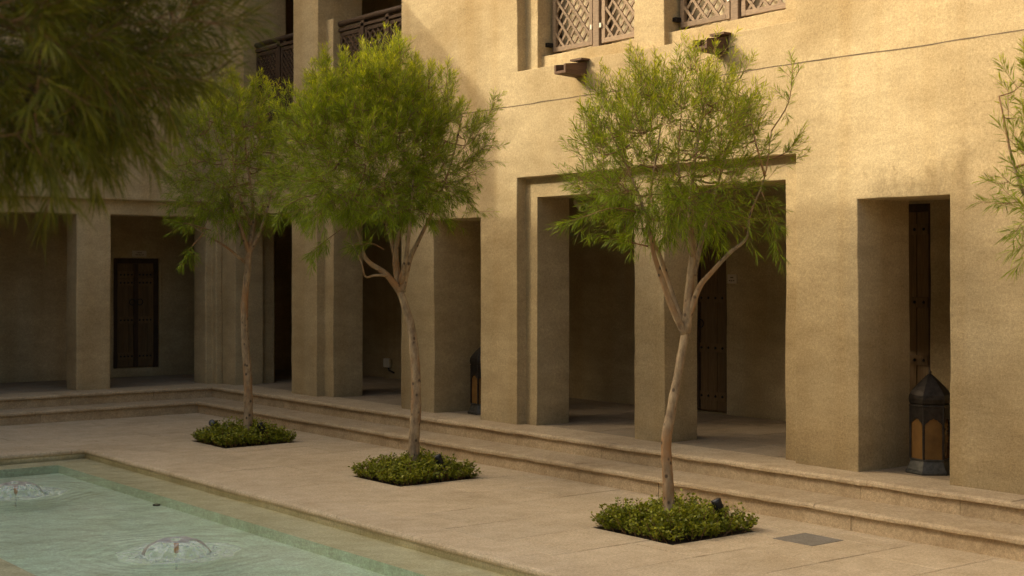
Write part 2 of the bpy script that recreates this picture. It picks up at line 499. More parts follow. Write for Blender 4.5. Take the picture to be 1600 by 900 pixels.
mb_ = sheet('mortar_bed', 2.41, 8.345, 3.01, 17.63, -0.0068, [pool_hole] + BEDS, M['joint'])
mb_.parent = paving
def clip(r, holes):
    out = [r]
    for h in holes:
        nxt = []
        for a in out:
            if h[0] >= a[1] or h[1] <= a[0] or h[2] >= a[3] or h[3] <= a[2]: nxt.append(a); continue
            if a[0] < h[0]: nxt.append((a[0], h[0], a[2], a[3]))
            if a[1] > h[1]: nxt.append((h[1], a[1], a[2], a[3]))
            lo, hi = max(a[0], h[0]), min(a[1], h[1])
            if a[2] < h[2]: nxt.append((lo, hi, a[2], h[2]))
            if a[3] > h[3]: nxt.append((lo, hi, h[3], a[3]))
        out = nxt
    return [a for a in out if a[1] - a[0] > .02 and a[3] - a[2] > .02]
def slab(name, r, z, th, mat, parent, gap=None, ch=0.0025):
    if gap is None: gap = random.choice((.0022, .003, .0045, .006))
    x0, x1, y0, y1 = r[0] + gap, r[1] - gap, r[2] + gap, r[3] - gap
    dz = random.uniform(-.0012, .0012)
    tl = [random.uniform(-.0008, .0008) for _ in range(4)]
    v = []
    for k, (x, y) in enumerate(((x0, y0), (x1, y0), (x1, y1), (x0, y1))):
        v.append((x, y, z - th))
    for k, (x, y) in enumerate(((x0, y0), (x1, y0), (x1, y1), (x0, y1))):
        v.append((x, y, z - ch + dz + tl[k]))
    for k, (x, y) in enumerate(((x0 + ch, y0 + ch), (x1 - ch, y0 + ch), (x1 - ch, y1 - ch), (x0 + ch, y1 - ch))):
        v.append((x, y, z + dz + tl[k]))
    f = [(8, 9, 10, 11)]
    for k in range(4):
        k2 = (k + 1) % 4
        f += [(k, k2, 4 + k2, 4 + k), (4 + k, 4 + k2, 8 + k2, 8 + k)]
    return obj(name, v, f, mat, parent)
holes = BEDS + [DRAIN, (PX0 - .4, PX1 + .36, PY0 - .4, PY1 + .36)]
y = 3.0; row = 0
while y < 17.6:
    d = min(0.62, 17.64 - y)
    x = 2.4 - (0.0 if row % 2 else 0.48) + random.uniform(-.04, .04)
    while x < 8.34:
        L = 0.96
        r = (max(x, 2.4), min(x + L, 8.34), y, y + d)
        if r[1] - r[0] > .05:
            for c in clip(r, holes): slab('paving_slab', c, 0.0, 0.03, M['paving'], paving)
        x += L
    y += d; row += 1
drain = thing('floor_cover', (7.815, 6.68, 0), 'dark grey square slab set flush in the pale paving', 'floor cover')
slab('cover_slab', DRAIN, 0.001, 0.03, M['slate'], drain, 0.006)

# pool basin: shallow ledge all round, deeper green floor
pb = MB()
def ring(o, i, zo, zi):
    v = [(o[0], o[2], zo), (o[1], o[2], zo), (o[1], o[3], zo), (o[0], o[3], zo), (i[0], i[2], zi), (i[1], i[2], zi), (i[1], i[3], zi), (i[0], i[3], zi)]
    return v, [(k, (k + 1) % 4, 4 + (k + 1) % 4, 4 + k) for k in range(4)]
O_ = (PX0 - .03, PX1 + .03, PY0 - .03, PY1 + .03); L_ = (PX0 + .47, PX1 - .38, PY0 + .38, PY1 - .30)
pool = tag(obj('pool_basin', *ring(O_, O_, -.008, -.105), M['ledge']), kind='structure')
obj('ledge', *ring(O_, L_, -.105, -.108), M['ledge'], pool)
v, f = ring(L_, L_, -.108, -.19); f.append((4, 5, 6, 7))
obj('pool_floor', v, f, M['poolfloor'], pool)
# coping stones with a rounded, slightly uneven nose over the water
def coping(a0, a1, axis, edge, sgn, back):
    n = max(3, int((a1 - a0) / .1)); v = []; f = []
    prof = [(0.030, 0.0), (0.012, -.003), (0.003, -.014), (0.0, -.028), (0.004, -.042), (0.016, -.052), (0.05, -.055)]
    for i in range(n + 1):
        a = a0 + .002 + (a1 - a0 - .004) * i / n
        w = .006 * noise.noise(Vector((a * 2.3, edge, 1))) + .003 * noise.noise(Vector((a * 9, edge, 4)))
        pts = [(back, 0.0)] + [(edge + sgn * (d + w), z + .004 * noise.noise(Vector((a * 3, 2, edge))) * (z < -.02)) for d, z in prof] + [(back, -.055)]
        v += [(p, a, z) if axis == 'y' else (a, p, z) for p, z in pts]
    m = len(prof) + 2
    for i in range(n):
        for k in range(m):
            f.append((i * m + k, i * m + (k + 1) % m, (i + 1) * m + (k + 1) % m, (i + 1) * m + k))
    f += [tuple(range(m)), tuple(n * m + k for k in range(m))[::-1]]
    return obj('coping_stone', v, f, M['paving'], pool, smooth=False)
y = PY0
while y < PY1 - .05:
    y2 = min(y + 1.05, PY1); coping(y, y2, 'y', PX1, 1, PX1 + .36); coping(y, y2, 'y', PX0, -1, PX0 - .4); y = y2
x = PX0 - .4
while x < PX1 + .3:
    x2 = min(x + 1.05, PX1 + .36); coping(x, x2, 'x', PY1, 1, PY1 + .36); coping(x, x2, 'x', PY0, -1, PY0 - .4); x = x2
# water with rings running out from the two bubbling heads
FOUNT = [(4.23, 9.31), (4.23, 12.66)]
nx, ny = 150, 470
gx = np.linspace(PX0 - .025, PX1 + .025, nx); gy = np.linspace(6.0, PY1 + .025, ny)
X, Y = np.meshgrid(gx, gy, indexing='ij')
Z = np.full_like(X, -.075)
for fx, fy in FOUNT:
    r = np.hypot(X - fx, Y - fy)
    Z += 0.0022 * np.sin(r * 62 + 2.2 * np.sin(X * 9 + Y * 5)) * np.exp(-((r - .3) / .55) ** 2)
for k in range(9):
    a = rng.uniform(0, 6.28); w = rng.uniform(7, 34); Z += 0.0026 / w * 4 * np.sin(w * (X * math.cos(a) + Y * math.sin(a)) + rng.uniform(0, 6) + 1.3 * np.sin(X * 3 + k) + 1.1 * np.sin(Y * 2.3 + k))
wv = np.stack([X, Y, Z], -1).reshape(-1, 3).tolist()
wf = [(i * ny + j, (i + 1) * ny + j, (i + 1) * ny + j + 1, i * ny + j + 1) for i in range(nx - 1) for j in range(ny - 1)]
n0 = len(wv); wv += [(PX0 - .025, PY0 - .025, -.075), (PX1 + .025, PY0 - .025, -.075), (PX1 + .025, 6.0, -.075), (PX0 - .025, 6.0, -.075)]
wf.append((n0, n0 + 1, n0 + 2, n0 + 3))
tag(obj('water', wv, wf, M['water'], smooth=True), kind='structure')
FL = ['water bell fountain bubbling in the pool nearer the camera', 'water bell fountain bubbling by the far end of the pool']
for (fx, fy), lab in zip(FOUNT, FL):
    t = thing('fountain', (fx, fy, -.19), lab, 'fountain', 'fountain heads in the pool')
    c = (fx, fy, -.075)
    MB().lathe((fx, fy, -.19), [(.009, 0), (.008, .115)], 12).build('riser_pipe', M['bell'], t, True)
    MB().lathe((fx, fy, -.19), [(.014, .116), (.017, .13), (.017, .185), (.006, .196)], 12).build('nozzle', M['brass'], t, True)
    prof = [(.012, .082), (.04, .090), (.09, .094), (.14, .086), (.185, .064), (.215, .034), (.232, 0.004), (.236, -.004)]
    bm_ = MB().lathe(c, prof, 56, cap=False)
    bm_.v = [(x + (x - fx) * .10 * noise.noise(Vector((x * 9, y * 9, 3))), y + (y - fy) * .10 * noise.noise(Vector((x * 9, y * 9, 8))), z + .010 * noise.noise(Vector((x * 14, y * 14, 1)))) for x, y, z in bm_.v]
    bm_.build('water_dome', M['bell'], t, True)
    sp = MB()
    for k in range(260):
        a = random.uniform(0, 6.283); r = .235 + abs(random.gauss(0, .045)); s = random.uniform(.004, .013)
        q = (fx + r * math.cos(a), fy + r * math.sin(a), -.074)
        sp.lathe(q, [(s, -.003), (s * .8, s * .35), (s * .2, s * .5)], 6)
    sp.build('splash', M['foam'], t)['kind'] = 'stuff'
    fz = MB(); fr_ = []
    for k in range(64):
        a = 2 * math.pi * k / 64
        for r in (.20, .26, .33, .42):
            rr = r * (1 + .12 * noise.noise(Vector((math.cos(a) * 3, math.sin(a) * 3, r * 5 + fy))))
            fz.v.append((fx + rr * math.cos(a), fy + rr * math.sin(a), -.0705 + .002 * noise.noise(Vector((math.cos(a) * 9, math.sin(a) * 9, r * 20)))))
    for k in range(64):
        for j in range(3):
            k2 = (k + 1) % 64; fz.f.append((k * 4 + j, k * 4 + j + 1, k2 * 4 + j + 1, k2 * 4 + j))
    fz.build('foam_ring', M['foam'], t, True)
t = thing('pool_light', (5.24, 11.95, -.19), 'small dark round fitting under the water beside the pool ledge', 'pool light')
MB().lathe((5.24, 11.95, -.19), [(.034, 0), (.034, .010), (.030, .014), (.022, .010)], 18).build('housing', M['black'], t, True)
MB().lathe((5.24, 11.95, -.178), [(.02, -.006), (.012, -.002), (.004, 0)], 14).build('lens', M['plate'], t, True)

# ------------------------------------------------------------------ terrace and steps
core = MB()
core.box(8.345, 11.46, -2, 17.645, -.02, .117).box(-8, 11.46, 17.645, 20.31, -.02, .117)
core.box(8.745, 11.46, -2, 18.045, .117, .272).box(-8, 11.46, 18.045, 20.31, .117, .272)
core.box(9.15, 11.46, -2, 18.44, .272, .308).box(-8, 11.46, 18.44, 20.31, .272, .308)
terrace = tag(core.build('terrace', M['joint']), kind='structure')
def tread(a0, a1, axis, front, back, z0, z1):
    n = max(3, int((a1 - a0) / .07)); v = []; f = []
    dz = random.uniform(-.0025, .0025); df = random.uniform(-.006, .006)
    for i in range(n + 1):
        a = a0 + .0015 + (a1 - a0 - .003) * i / n
        N = lambda s, k: noise.noise(Vector((a * s, k + front, z0 * 7)))
        w = .010 * N(1.7, 0) + .005 * N(7, 3) + df
        e = .008 * N(2.6, 7) + .004 * N(15, 9)
        pts = [(back, z1), (front + .024 + w, z1 + dz), (front + .008 + w, z1 - .006 + dz), (front + w, z1 - .018 + dz), (front + w + .002 * N(11, 2), z0 + .006 + e), (front + w + .006, z0 + e), (back, z0)]
        v += [(p, a, z) if axis == 'y' else (a, p, z) for p, z in pts]
    m = 7
    for i in range(n):
        for k in range(m):
            f.append((i * m + k, i * m + (k + 1) % m, (i + 1) * m + (k + 1) % m, (i + 1) * m + k))
    f += [tuple(range(m)), tuple(n * m + k for k in range(m))[::-1]]
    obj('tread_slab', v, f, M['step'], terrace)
def riser(a0, a1, axis, front, z0, z1):
    b = MB(); j = random.uniform(-.003, .003); g = .002
    if axis == 'y': b.box(front + j, front + .03, a0 + g, a1 - g, z0, z1)
    else: b.box(a0 + g, a1 - g, front + j, front + .03, z0, z1)
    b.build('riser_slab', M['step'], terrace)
def run(lo, hi, L, fn):
    a = hi
    while a > lo + .02:
        b = max(lo, a - L * random.uniform(.85, 1.15)); fn(b, a); a = b
for (f1, f2, ax, lo, hi1, hi2) in (('A', None, 'y', 2.5, None, None),):
    run(2.5, 17.60, 1.35, lambda a, b: tread(a, b, 'y', 8.272, 8.78, .118, .16))
    run(2.5, 18.00, 1.35, lambda a, b: tread(a, b, 'y', 8.672, 9.18, .273, ZT))
    run(2.5, 17.62, 1.0, lambda a, b: riser(a, b, 'y', 8.318, -.01, .121))
    run(2.5, 18.02, 1.0, lambda a, b: riser(a, b, 'y', 8.718, .158, .276))
run(2.0, 8.75, 1.3, lambda a, b: tread(a, b, 'x', 17.572, 18.08, .118, .16))
run(2.0, 9.15, 1.3, lambda a, b: tread(a, b, 'x', 17.972, 18.48, .273, ZT))
run(2.0, 8.33, 1.0, lambda a, b: riser(a, b, 'x', 17.618, -.01, .121))
run(2.0, 8.73, 1.0, lambda a, b: riser(a, b, 'x', 18.018, .158, .276))
y = 4.0
while y < 18.4:
    for i in range(4):
        x0 = 9.18 + i * .5675
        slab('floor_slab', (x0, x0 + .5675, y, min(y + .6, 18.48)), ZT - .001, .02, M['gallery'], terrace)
    y += .6
x = 5.0
while x < 11.4:
    for i in range(3):
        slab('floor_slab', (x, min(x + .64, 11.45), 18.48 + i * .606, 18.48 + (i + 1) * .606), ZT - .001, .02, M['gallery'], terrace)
    x += .64

# ------------------------------------------------------------------ joinery of the buildings
def plank_bar(b, p0, p1, w, th, axis):
    """bar between two (along, z) points in a plane; axis 'x': plane of constant x, offset range th"""
    (a0, z0), (a1, z1) = p0, p1
    d = Vector((a1 - a0, z1 - z0)).normalized(); n = Vector((-d.y, d.x)) * w / 2
    q = [(a0 + n.x, z0 + n.y), (a1 + n.x, z1 + n.y), (a1 - n.x, z1 - n.y), (a0 - n.x, z0 - n.y)]
    v = [(t, a, z) if axis == 'x' else (a, t, z) for t in th for a, z in q]
    b.add(v, [(0, 1, 2, 3), (7, 6, 5, 4)] + [(k, 4 + k, 4 + (k + 1) % 4, (k + 1) % 4) for k in range(4)])
def lattice(parent, y0, y1, z0, z1, xf, sp0, w, mat, slope=1.0, th=.012, sp1=None):
    """two layers of crossing diagonal slats, clipped to the frame"""
    for layer, s in ((0, 1), (1, -1)):
        xa = xf + layer * th; sp = sp0 if layer == 0 else (sp1 or sp0)
        H = z1 - z0; k = y0 - H * (1 if s > 0 else 0) + sp * .4
        end = y1 + H * (0 if s > 0 else 1)
        while k < end:
            # line: y = k + s*(z-z0)/slope
            pts = []
            zz0, zz1 = z0, z1
            ya = lambda z: k + s * (z - z0) / slope
            za = lambda yv: z0 + (yv - k) * slope / s
            lo, hi = sorted((za(y0), za(y1)))
            lo = max(lo, z0); hi = min(hi, z1)
            if hi - lo > .03:
                b = MB(); plank_bar(b, (ya(lo), lo), (ya(hi), hi), w, (xa + .0008, xa + th - .0008), 'x')
                b.build('slat', mat, parent)
            k += sp
def leaf_frame(parent, y0, y1, z0, z1, x0, x1, w, mat):
    MB().box(x0, x1, y0, y0 + w, z0, z1).build('stile', mat, parent, bevel=.004)
    MB().box(x0, x1, y1 - w, y1, z0, z1).build('stile', mat, parent, bevel=.004)
    MB().box(x0, x1, y0 + w, y1 - w, z0, z0 + w).build('frame_rail', mat, parent, bevel=.004)
    MB().box(x0, x1, y0 + w, y1 - w, z1 - w, z1).build('frame_rail', mat, parent, bevel=.004)
WN = [('window', 9.905, 11.365, 'lattice shutter window further along, towards the balcony'), ('window', 8.04, 9.5, 'lattice shutter window partly above the sparse tree')]
for nm, y0, y1, lab in WN:
    win = MB().box(9.40, 9.44, y0 + .02, y1 - .02, 4.12, 6.1).build('window', M['curtain'], longb)
    win['label'] = lab
    ym = (y0 + y1) / 2
    MB().box(9.27, 9.35, ym - .045, ym + .045, 4.11, 6.1).build('mullion', M['oldwood'], win, bevel=.005)
    for a, b in ((y0 + .05, ym - .07), (ym + .07, y1 - .035)):
        leaf_frame(win, a, b, 4.145, 5.9, 9.285, 9.325, .05, M['oldwood'])
        lattice(win, a + .045, b - .045, 4.19, 5.86, 9.290, .155, .027, M['oldwood'], 1.15, .014, .115)
        MB().box(9.325, 9.40, b - .02, b, 4.145, 5.9).build('shutter_edge', M['darkwood'], win)
        MB().box(9.265, 9.285, (a if a > ym else b) - .012, (a if a > ym else b) + .012, 4.30, 4.345).build('hinge', M['white'], win)
    MB().box(9.22, 9.29, y1 - .05, y1 - .002, 4.20, 4.24).build('hinge', M['iron'], win)
# timber rain spouts through the parapet below the windows
for yc in (10.54, 8.66):
    s = MB()
    zt = 3.93
    for (a0, a1, z0, z1) in ((yc - .085, yc - .06, zt - .15, zt), (yc + .06, yc + .085, zt - .15, zt), (yc - .06, yc + .06, zt - .15, zt - .125)):
        # sides slope down to the lip
        v = [(8.73, a0, z0 + .02), (8.73, a1, z0 + .02), (9.08, a1, z0), (9.08, a0, z0), (8.73, a0, (z1 - .045) if z1 == zt else z1 + .02), (8.73, a1, (z1 - .045) if z1 == zt else z1 + .02), (9.08, a1, z1), (9.08, a0, z1)]
        s.add(v, [(3, 2, 1, 0), (4, 5, 6, 7), (0, 1, 5, 4), (1, 2, 6, 5), (2, 3, 7, 6), (3, 0, 4, 7)])
    sp = s.build('rain_spout', M['spoutwood'], longb)
    MB().box(8.90, 9.10, yc - .12, yc + .05, zt + .003, zt + .022).build('cover_board', M['spoutwood'], sp)
# balcony railings on the upper floor
def balcony(y0, y1, top, xr, panels, sp, mat, w):
    rl = MB(); rl.tube([(xr, y0 - .02, top), (xr, (y0 + y1) / 2, top + .004), (xr, y1 + .01, top)], .037, 12)
    r = rl.build('balcony_railing', mat, longb, True)
    MB().box(xr - .03, xr + .03, y0, y1, top - .10, top - .065).build('frame_rail', mat, r)
    MB().box(xr - .03, xr + .03, y0, y1, 3.80, 3.86).build('frame_rail', mat, r)
    for a, b in panels:
        leaf_frame(r, a, b, 3.88, top - .12, xr - .02, xr + .02, .045, mat)
        lattice(r, a + .04, b - .04, 3.92, top - .16, xr - .013, sp, w, mat)
    for q in range(len(panels) - 1):
        ym = (panels[q][1] + panels[q + 1][0]) / 2
        MB().box(xr - .03, xr + .03, ym - .035, ym + .035, 3.86, top - .03).build('post', mat, r)
balcony(13.74, 15.47, 5.0, 9.235, [(13.78, 14.30), (14.39, 14.86), (14.96, 15.44)], .115, M['darkwood'], .03)
balcony(16.28, 17.64, 5.0, 9.2, [(16.30, 16.92), (17.02, 17.62)], .085, M['darkwood'], .032)
MB().box(9.75, 9.80, 17.15, 17.5, 4.95, 5.22).build('panel', M['plate'], longb, bevel=.004)['label'] = 'pale panel standing in for the bright patch in the dark upper opening'  # added panel, its pale colour stands in for a distant bright wall
# plank doors with iron studs
def door(parent, axis, plane, a0, a1, z0, z1, dark):
    """axis 'x': door lies in the plane x = plane, facing -x; axis 'y' likewise"""
    def bx(b, t0, t1, p0, p1, q0, q1):
        return b.box(t0, t1, p0, p1, q0, q1) if axis == 'x' else b.box(p0, p1, t0, t1, q0, q1)
    d = bx(MB(), plane, plane + .05, a0 + .06, a1 - .06, z0 + .01, z1 - .06).build('door', dark, parent)
    for p0, p1, q0, q1 in ((a0 + .002, a0 + .07, z0, z1 - .002), (a1 - .07, a1 - .002, z0, z1 - .002), (a0 + .07, a1 - .07, z1 - .08, z1 - .002)):
        bx(MB(), plane - .035, plane + .04, p0, p1, q0, q1).build('door_frame', M['darkwood'], d, bevel=.006)
    am = (a0 + a1) / 2; n = 3
    for side in (0, 1):
        lo, hi = (a0 + .075, am - .012) if side == 0 else (am + .012, a1 - .075)
        wv_ = (hi - lo) / n
        for k in range(n):
            bx(MB(), plane - .016 + random.uniform(-.003, .003), plane + .002, lo + k * wv_ + .003, lo + (k + 1) * wv_ - .003, z0 + .02, z1 - .085).build('plank', dark, d)
        for zc in (z0 + .18, z0 + .72, z0 + 1.28, z1 - .25):
            bx(MB(), plane - .03, plane - .012, lo + .004, hi - .004, zc - .05, zc + .05).build('cross_rail', dark, d, bevel=.004)
            for q in np.linspace(lo + .05, hi - .05, 4):
                c = MB()
                prof = [(.016, .0), (.014, .008), (.007, .014)]
                ring_ = []
                for r, h in prof:
                    for kk in range(8):
                        an = kk * math.pi / 4
                        ring_.append((plane - .03 - h, q + r * math.cos(an), zc + r * math.sin(an)) if axis == 'x' else (q + r * math.cos(an), plane - .03 - h, zc + r * math.sin(an)))
                ff = [(i * 8 + k, i * 8 + (k + 1) % 8, i * 8 + 8 + (k + 1) % 8, i * 8 + 8 + k) for i in range(2) for k in range(8)] + [tuple(16 + k for k in range(8))]
                c.add(ring_, ff).build('stud', M['iron'], d)
        # ring pull
        qa = am + (-.06 if side == 0 else .06); zc = z0 + 1.03
        pts = []
        for kk in range(13):
            an = kk * math.pi / 6
            pts.append((plane - .045, qa + .045 * math.cos(an), zc - .04 + .045 * math.sin(an)) if axis == 'x' else (qa + .045 * math.cos(an), plane - .045, zc - .04 + .045 * math.sin(an)))
        MB().tube(pts, .007, 6, False).build('ring_pull', M['iron'], d, True)
    bx(MB(), plane - .045, plane - .002, am - .035, am + .035, z0 + .02, z1 - .085).build('meeting_post', M['darkwood'], d, bevel=.006)
    return d
door(longb, 'x', 11.55, 8.29, 9.30, ZT, 2.55, M['doorwood'])
door(longb, 'x', 11.55, 10.95, 11.97, ZT, 2.55, M['doorwood'])
door(endb, 'y', 20.37, 8.23, 8.95, .44, 2.09, M['doorwood'])

# ------------------------------------------------------------------ small fittings
def plate(p, axis, w, h, label):
    x, y, z = p
    t = thing('wall_sign', p, label, 'wall sign')
    f = (lambda t0, t1, a0, a1, z0, z1: MB().box(x + t0, x + t1, y + a0, y + a1, z + z0, z + z1)) if axis == 'x' else (lambda t0, t1, a0, a1, z0, z1: MB().box(x + a0, x + a1, y + t0, y + t1, z + z0, z + z1))
    f(-.018, .006, -w / 2, w / 2, -h / 2, h / 2).build('plate', M['plate'], t, bevel=.003)
    for a0, a1, z0 in ((-.18, .16, .16), (-.30, -.12, -.18), (-.06, .08, -.20), (.14, .30, -.18)):
        f(-.020, -.0185, a0 * w, a1 * w, (z0 - .06) * h, (z0 + .06) * h).build('lettering', M['print'], t)
plate((11.438, 10.84, 1.81), 'x', .13, .10, 'small pale square sign on the gallery wall beside the dark door')
plate((8.62, 20.288, 2.155), 'y', .22, .09, 'small pale sign above the door in the shaded end gallery')
t = thing('socket_box', (11.44, 17.79, .53), 'cream box with dark cable low on the gallery wall', 'socket box')
MB().box(11.39, 11.444, 17.70, 17.86, .47, .60).build('cover', M['white'], t, bevel=.012)
MB().tube([(11.41, 17.74, .47), (11.41, 17.73, .43), (11.42, 17.66, .41), (11.43, 17.62, .40)], .012, 6).build('cable', M['black'], t, True)
t = thing('security_camera', (9.60, 11.22, 2.64), 'grey security camera under the lintel beside the opening', 'camera')
p0 = Vector((9.58, 11.30, 2.63)); dv = Vector((-.25, -.80, -.42)).normalized()
MB().tube([p0, p0 + dv * .04, p0 + dv * .19, p0 + dv * .20], [.03, .043, .043, .036], 14).build('housing', M['plate'], t, True)
MB().tube([p0 + dv * .195, p0 + dv * .205], [.032, .03], 14).build('lens', M['black'], t, True)
MB().tube([p0 + dv * .05, p0 + dv * .05 + Vector((.0, 0, .06)), (9.62, 11.29, 2.95)], .014, 8).build('bracket', M['plate'], t, True)

def lantern(c, rot, label):
    t = thing('lantern', c, label, 'lantern', 'metal lanterns standing in the narrow openings')
    x, y, z = c
    H6 = lambda prof, name, mat, sm=False, bev=0: MB().lathe(c, prof, 6, rot).build(name, mat, t, sm, bevel=bev)
    H6([(.186, 0), (.19, .012), (.186, .028), (.178, .032), (.150, .10), (.156, .106), (.156, .118)], 'base', M['pewter'])
    # glazing and its metal skeleton
    g = MB(); zb, zt = .118, .53
    for k in range(6):
        a0 = rot + k * math.pi / 3; a1 = a0 + math.pi / 3
        P0 = Vector((x + .145 * math.cos(a0), y + .145 * math.sin(a0), z)); P1 = Vector((x + .145 * math.cos(a1), y + .145 * math.sin(a1), z))
        up = Vector((0, 0, 1))
        v = [P0 + up * zb, P1 + up * zb, P1 + up * .50, P0 + up * .50]
        n = (P0 + P1) / 2 - Vector((x, y, z)); n.z = 0; n.normalize()
        v = v + [p - n * .006 for p in v]
        MB().add(v, [(0, 1, 2, 3), (7, 6, 5, 4), (0, 4, 5, 1), (1, 5, 6, 2), (2, 6, 7, 3), (3, 7, 4, 0)]).build('glass_pane', M['amber'], t)
        # post
        e = (P0 - Vector((x, y, z))).normalized()
        MB().tube([P0 + e * .006 + up * zb, P0 + e * .006 + up * zt], .009, 6).build('post', M['lantern'], t)
        # scalloped band above the pane
        m = 16; top = []; bot = []
        for i in range(m + 1):
            s = i / m
            arch = abs(s - .5) * 2                       # 0 in the middle, 1 at the posts
            drop = .09 + .055 * arch ** 1.6 + .008 * abs(math.sin(arch * math.pi * 2.5))
            q = P0.lerp(P1, s) + n * .004
            top.append(q + up * zt); bot.append(q + up * (zt - drop))
        vv = top + bot; vv = vv + [p + n * .006 for p in vv]
        ff = []
        for i in range(m):
            ff += [(i, i + 1, m + 1 + i + 1, m + 1 + i)]
            o2 = 2 * (m + 1)
            ff += [(o2 + m + 1 + i, o2 + m + 2 + i, o2 + i + 1, o2 + i), (m + 1 + i, m + 2 + i, o2 + m + 2 + i, o2 + m + 1 + i)]
        MB().add(vv, ff).build('scalloped_band', M['lantern'], t)
    H6([(.158, .520), (.163, .528), (.160, .540)], 'band', M['lantern'])
    H6([(.150, .538), (.162, .555), (.166, .585), (.160, .615), (.142, .645), (.112, .680), (.080, .712), (.048, .745), (.022, .768), (.008, .778)], 'roof', M['lantern'])
    MB().lathe(c, [(.006, .772), (.012, .782), (.013, .792), (.006, .80), (.003, .812), (.001, .822)], 10).build('finial', M['lantern'], t, True)
lantern((9.42, 6.822, ZT), .30, 'dark metal lantern with amber panes in the narrow opening nearest the camera')
lantern((9.42, 12.68, ZT), .42, 'dark metal lantern half hidden behind the pillar edge past the dense tree')

# ------------------------------------------------------------------ planting beds
def leafmesh(name, base, dirs, length, width, nrm, tint, mat, parent, droop=0.0):
    """thousands of small lanceolate leaves in one mesh: base, mid pair, tip"""
    n = len(base)
    side = np.cross(dirs, nrm); side /= np.linalg.norm(side, axis=1, keepdims=True) + 1e-9
    L = length[:, None]; W = width[:, None]
    mid = base + dirs * L * .5
    tipp = base + dirs * L + np.array([0, 0, -1.0]) * L * droop
    V = np.stack([base, mid + side * W / 2, mid - side * W / 2, tipp], 1).reshape(-1, 3)
    org = np.array(world_loc(parent))
    me = bpy.data.meshes.new(name)
    me.vertices.add(4 * n); me.loops.add(6 * n); me.polygons.add(2 * n)
    me.vertices.foreach_set('co', (V - org).astype(np.float32).ravel())
    idx = (np.arange(n)[:, None] * 4 + np.array([0, 2, 1, 1, 2, 3])).ravel()
    me.loops.foreach_set('vertex_index', idx.astype(np.int32))
    me.polygons.foreach_set('loop_start', np.arange(0, 6 * n, 3, dtype=np.int32))
    me.polygons.foreach_set('loop_total', np.full(2 * n, 3, np.int32))
    me.polygons.foreach_set('use_smooth', np.ones(2 * n, bool))
    me.update(calc_edges=True)
    at = me.attributes.new('tint', 'FLOAT_COLOR', 'POINT')
    c = np.ones((n, 4), np.float32); c[:, :tint.shape[1]] = tint
    at.data.foreach_set('color', np.repeat(c, 4, 0).ravel())
    me.materials.append(mat)
    o = bpy.data.objects.new(name, me); COL.objects.link(o); o.parent = parent
    return o
def unit(a): return a / (np.linalg.norm(a, axis=1, keepdims=True) + 1e-9)
BL = ['low succulent ground cover in the square bed under the sparse tree near the grey slab', 'low succulent ground cover in the square bed under the dense round tree', 'low succulent ground cover in the square bed by the corner of the steps']
for (x0, x1, y0, y1), lab in zip(BEDS, BL):
    t = thing('ground_cover', ((x0 + x1) / 2, (y0 + y1) / 2, -.05), lab, 'ground cover', 'planted beds around the tree trunks')
    sv = []; nn = 14; sf = []
    for i in range(nn + 1):
        for j in range(nn + 1):
            px, py = x0 + (x1 - x0) * i / nn, y0 + (y1 - y0) * j / nn
            sv.append((px, py, -.03 + .02 * noise.noise(Vector((px * 7, py * 7, 2)))))
    for i in range(nn):
        for j in range(nn): sf.append((i * (nn + 1) + j, (i + 1) * (nn + 1) + j, (i + 1) * (nn + 1) + j + 1, i * (nn + 1) + j + 1))
    obj('soil', sv, sf, M['soil'], t)
    MB().box(x0 - .001, x0 + .012, y0, y1, -.10, -.006).box(x1 - .012, x1 + .001, y0, y1, -.10, -.006).box(x0 + .012, x1 - .012, y0 - .001, y0 + .012, -.10, -.006).box(x0 + .012, x1 - .012, y1 - .012, y1 + .001, -.10, -.006).build('bed_edging', M['joint'], t)
    B_, D_, L_a, W_a, N_, T_ = [], [], [], [], [], []
    st = MB()
    for k in range(620):
        px, py = random.uniform(x0 + .04, x1 - .03), random.uniform(y0 + .05, y1 - .03)
        e = min(px - x0, x1 - px, py - y0, y1 - py)
        h = (.10 + .09 * min(1, e / .16)) * random.uniform(.7, 1.2)
        h *= 1 + .35 * noise.noise(Vector((px * 5, py * 5, 7)))
        lean = Vector((random.gauss(0, .35), random.gauss(0, .35), 1)).normalized()
        if e < .10: lean = (lean + Vector((px - (x0 + x1) / 2, py - (y0 + y1) / 2, 0)).normalized() * random.uniform(.2, .8)).normalized()
        b0 = Vector((px, py, -.02)); b1 = b0 + lean * h
        if k % 2 == 0: st.tube([b0, b1], [.004, .002], 3, False)
        nl = random.randint(15, 24); fresh = random.random()
        for q in range(nl):
            s = random.uniform(.25, 1.05); a = random.uniform(0, 6.283)
            o = Vector((math.cos(a), math.sin(a), random.uniform(.1, 1.1))).normalized()
            p = b0.lerp(b1, s) + o * random.uniform(.004, .018)
            B_.append(p); D_.append(o); L_a.append(random.uniform(.020, .038)); W_a.append(random.uniform(.015, .025))
            N_.append((random.gauss(0, .6), random.gauss(0, .6), 1.0)); T_.append((min(1, .25 + .5 * fresh * s), random.random()))
    leafmesh('foliage', np.array(B_, float), np.array(D_, float), np.array(L_a), np.array(W_a), unit(np.array(N_)), np.array(T_), M['shrub'], t)
    st.build('stems', M['twig'], t)

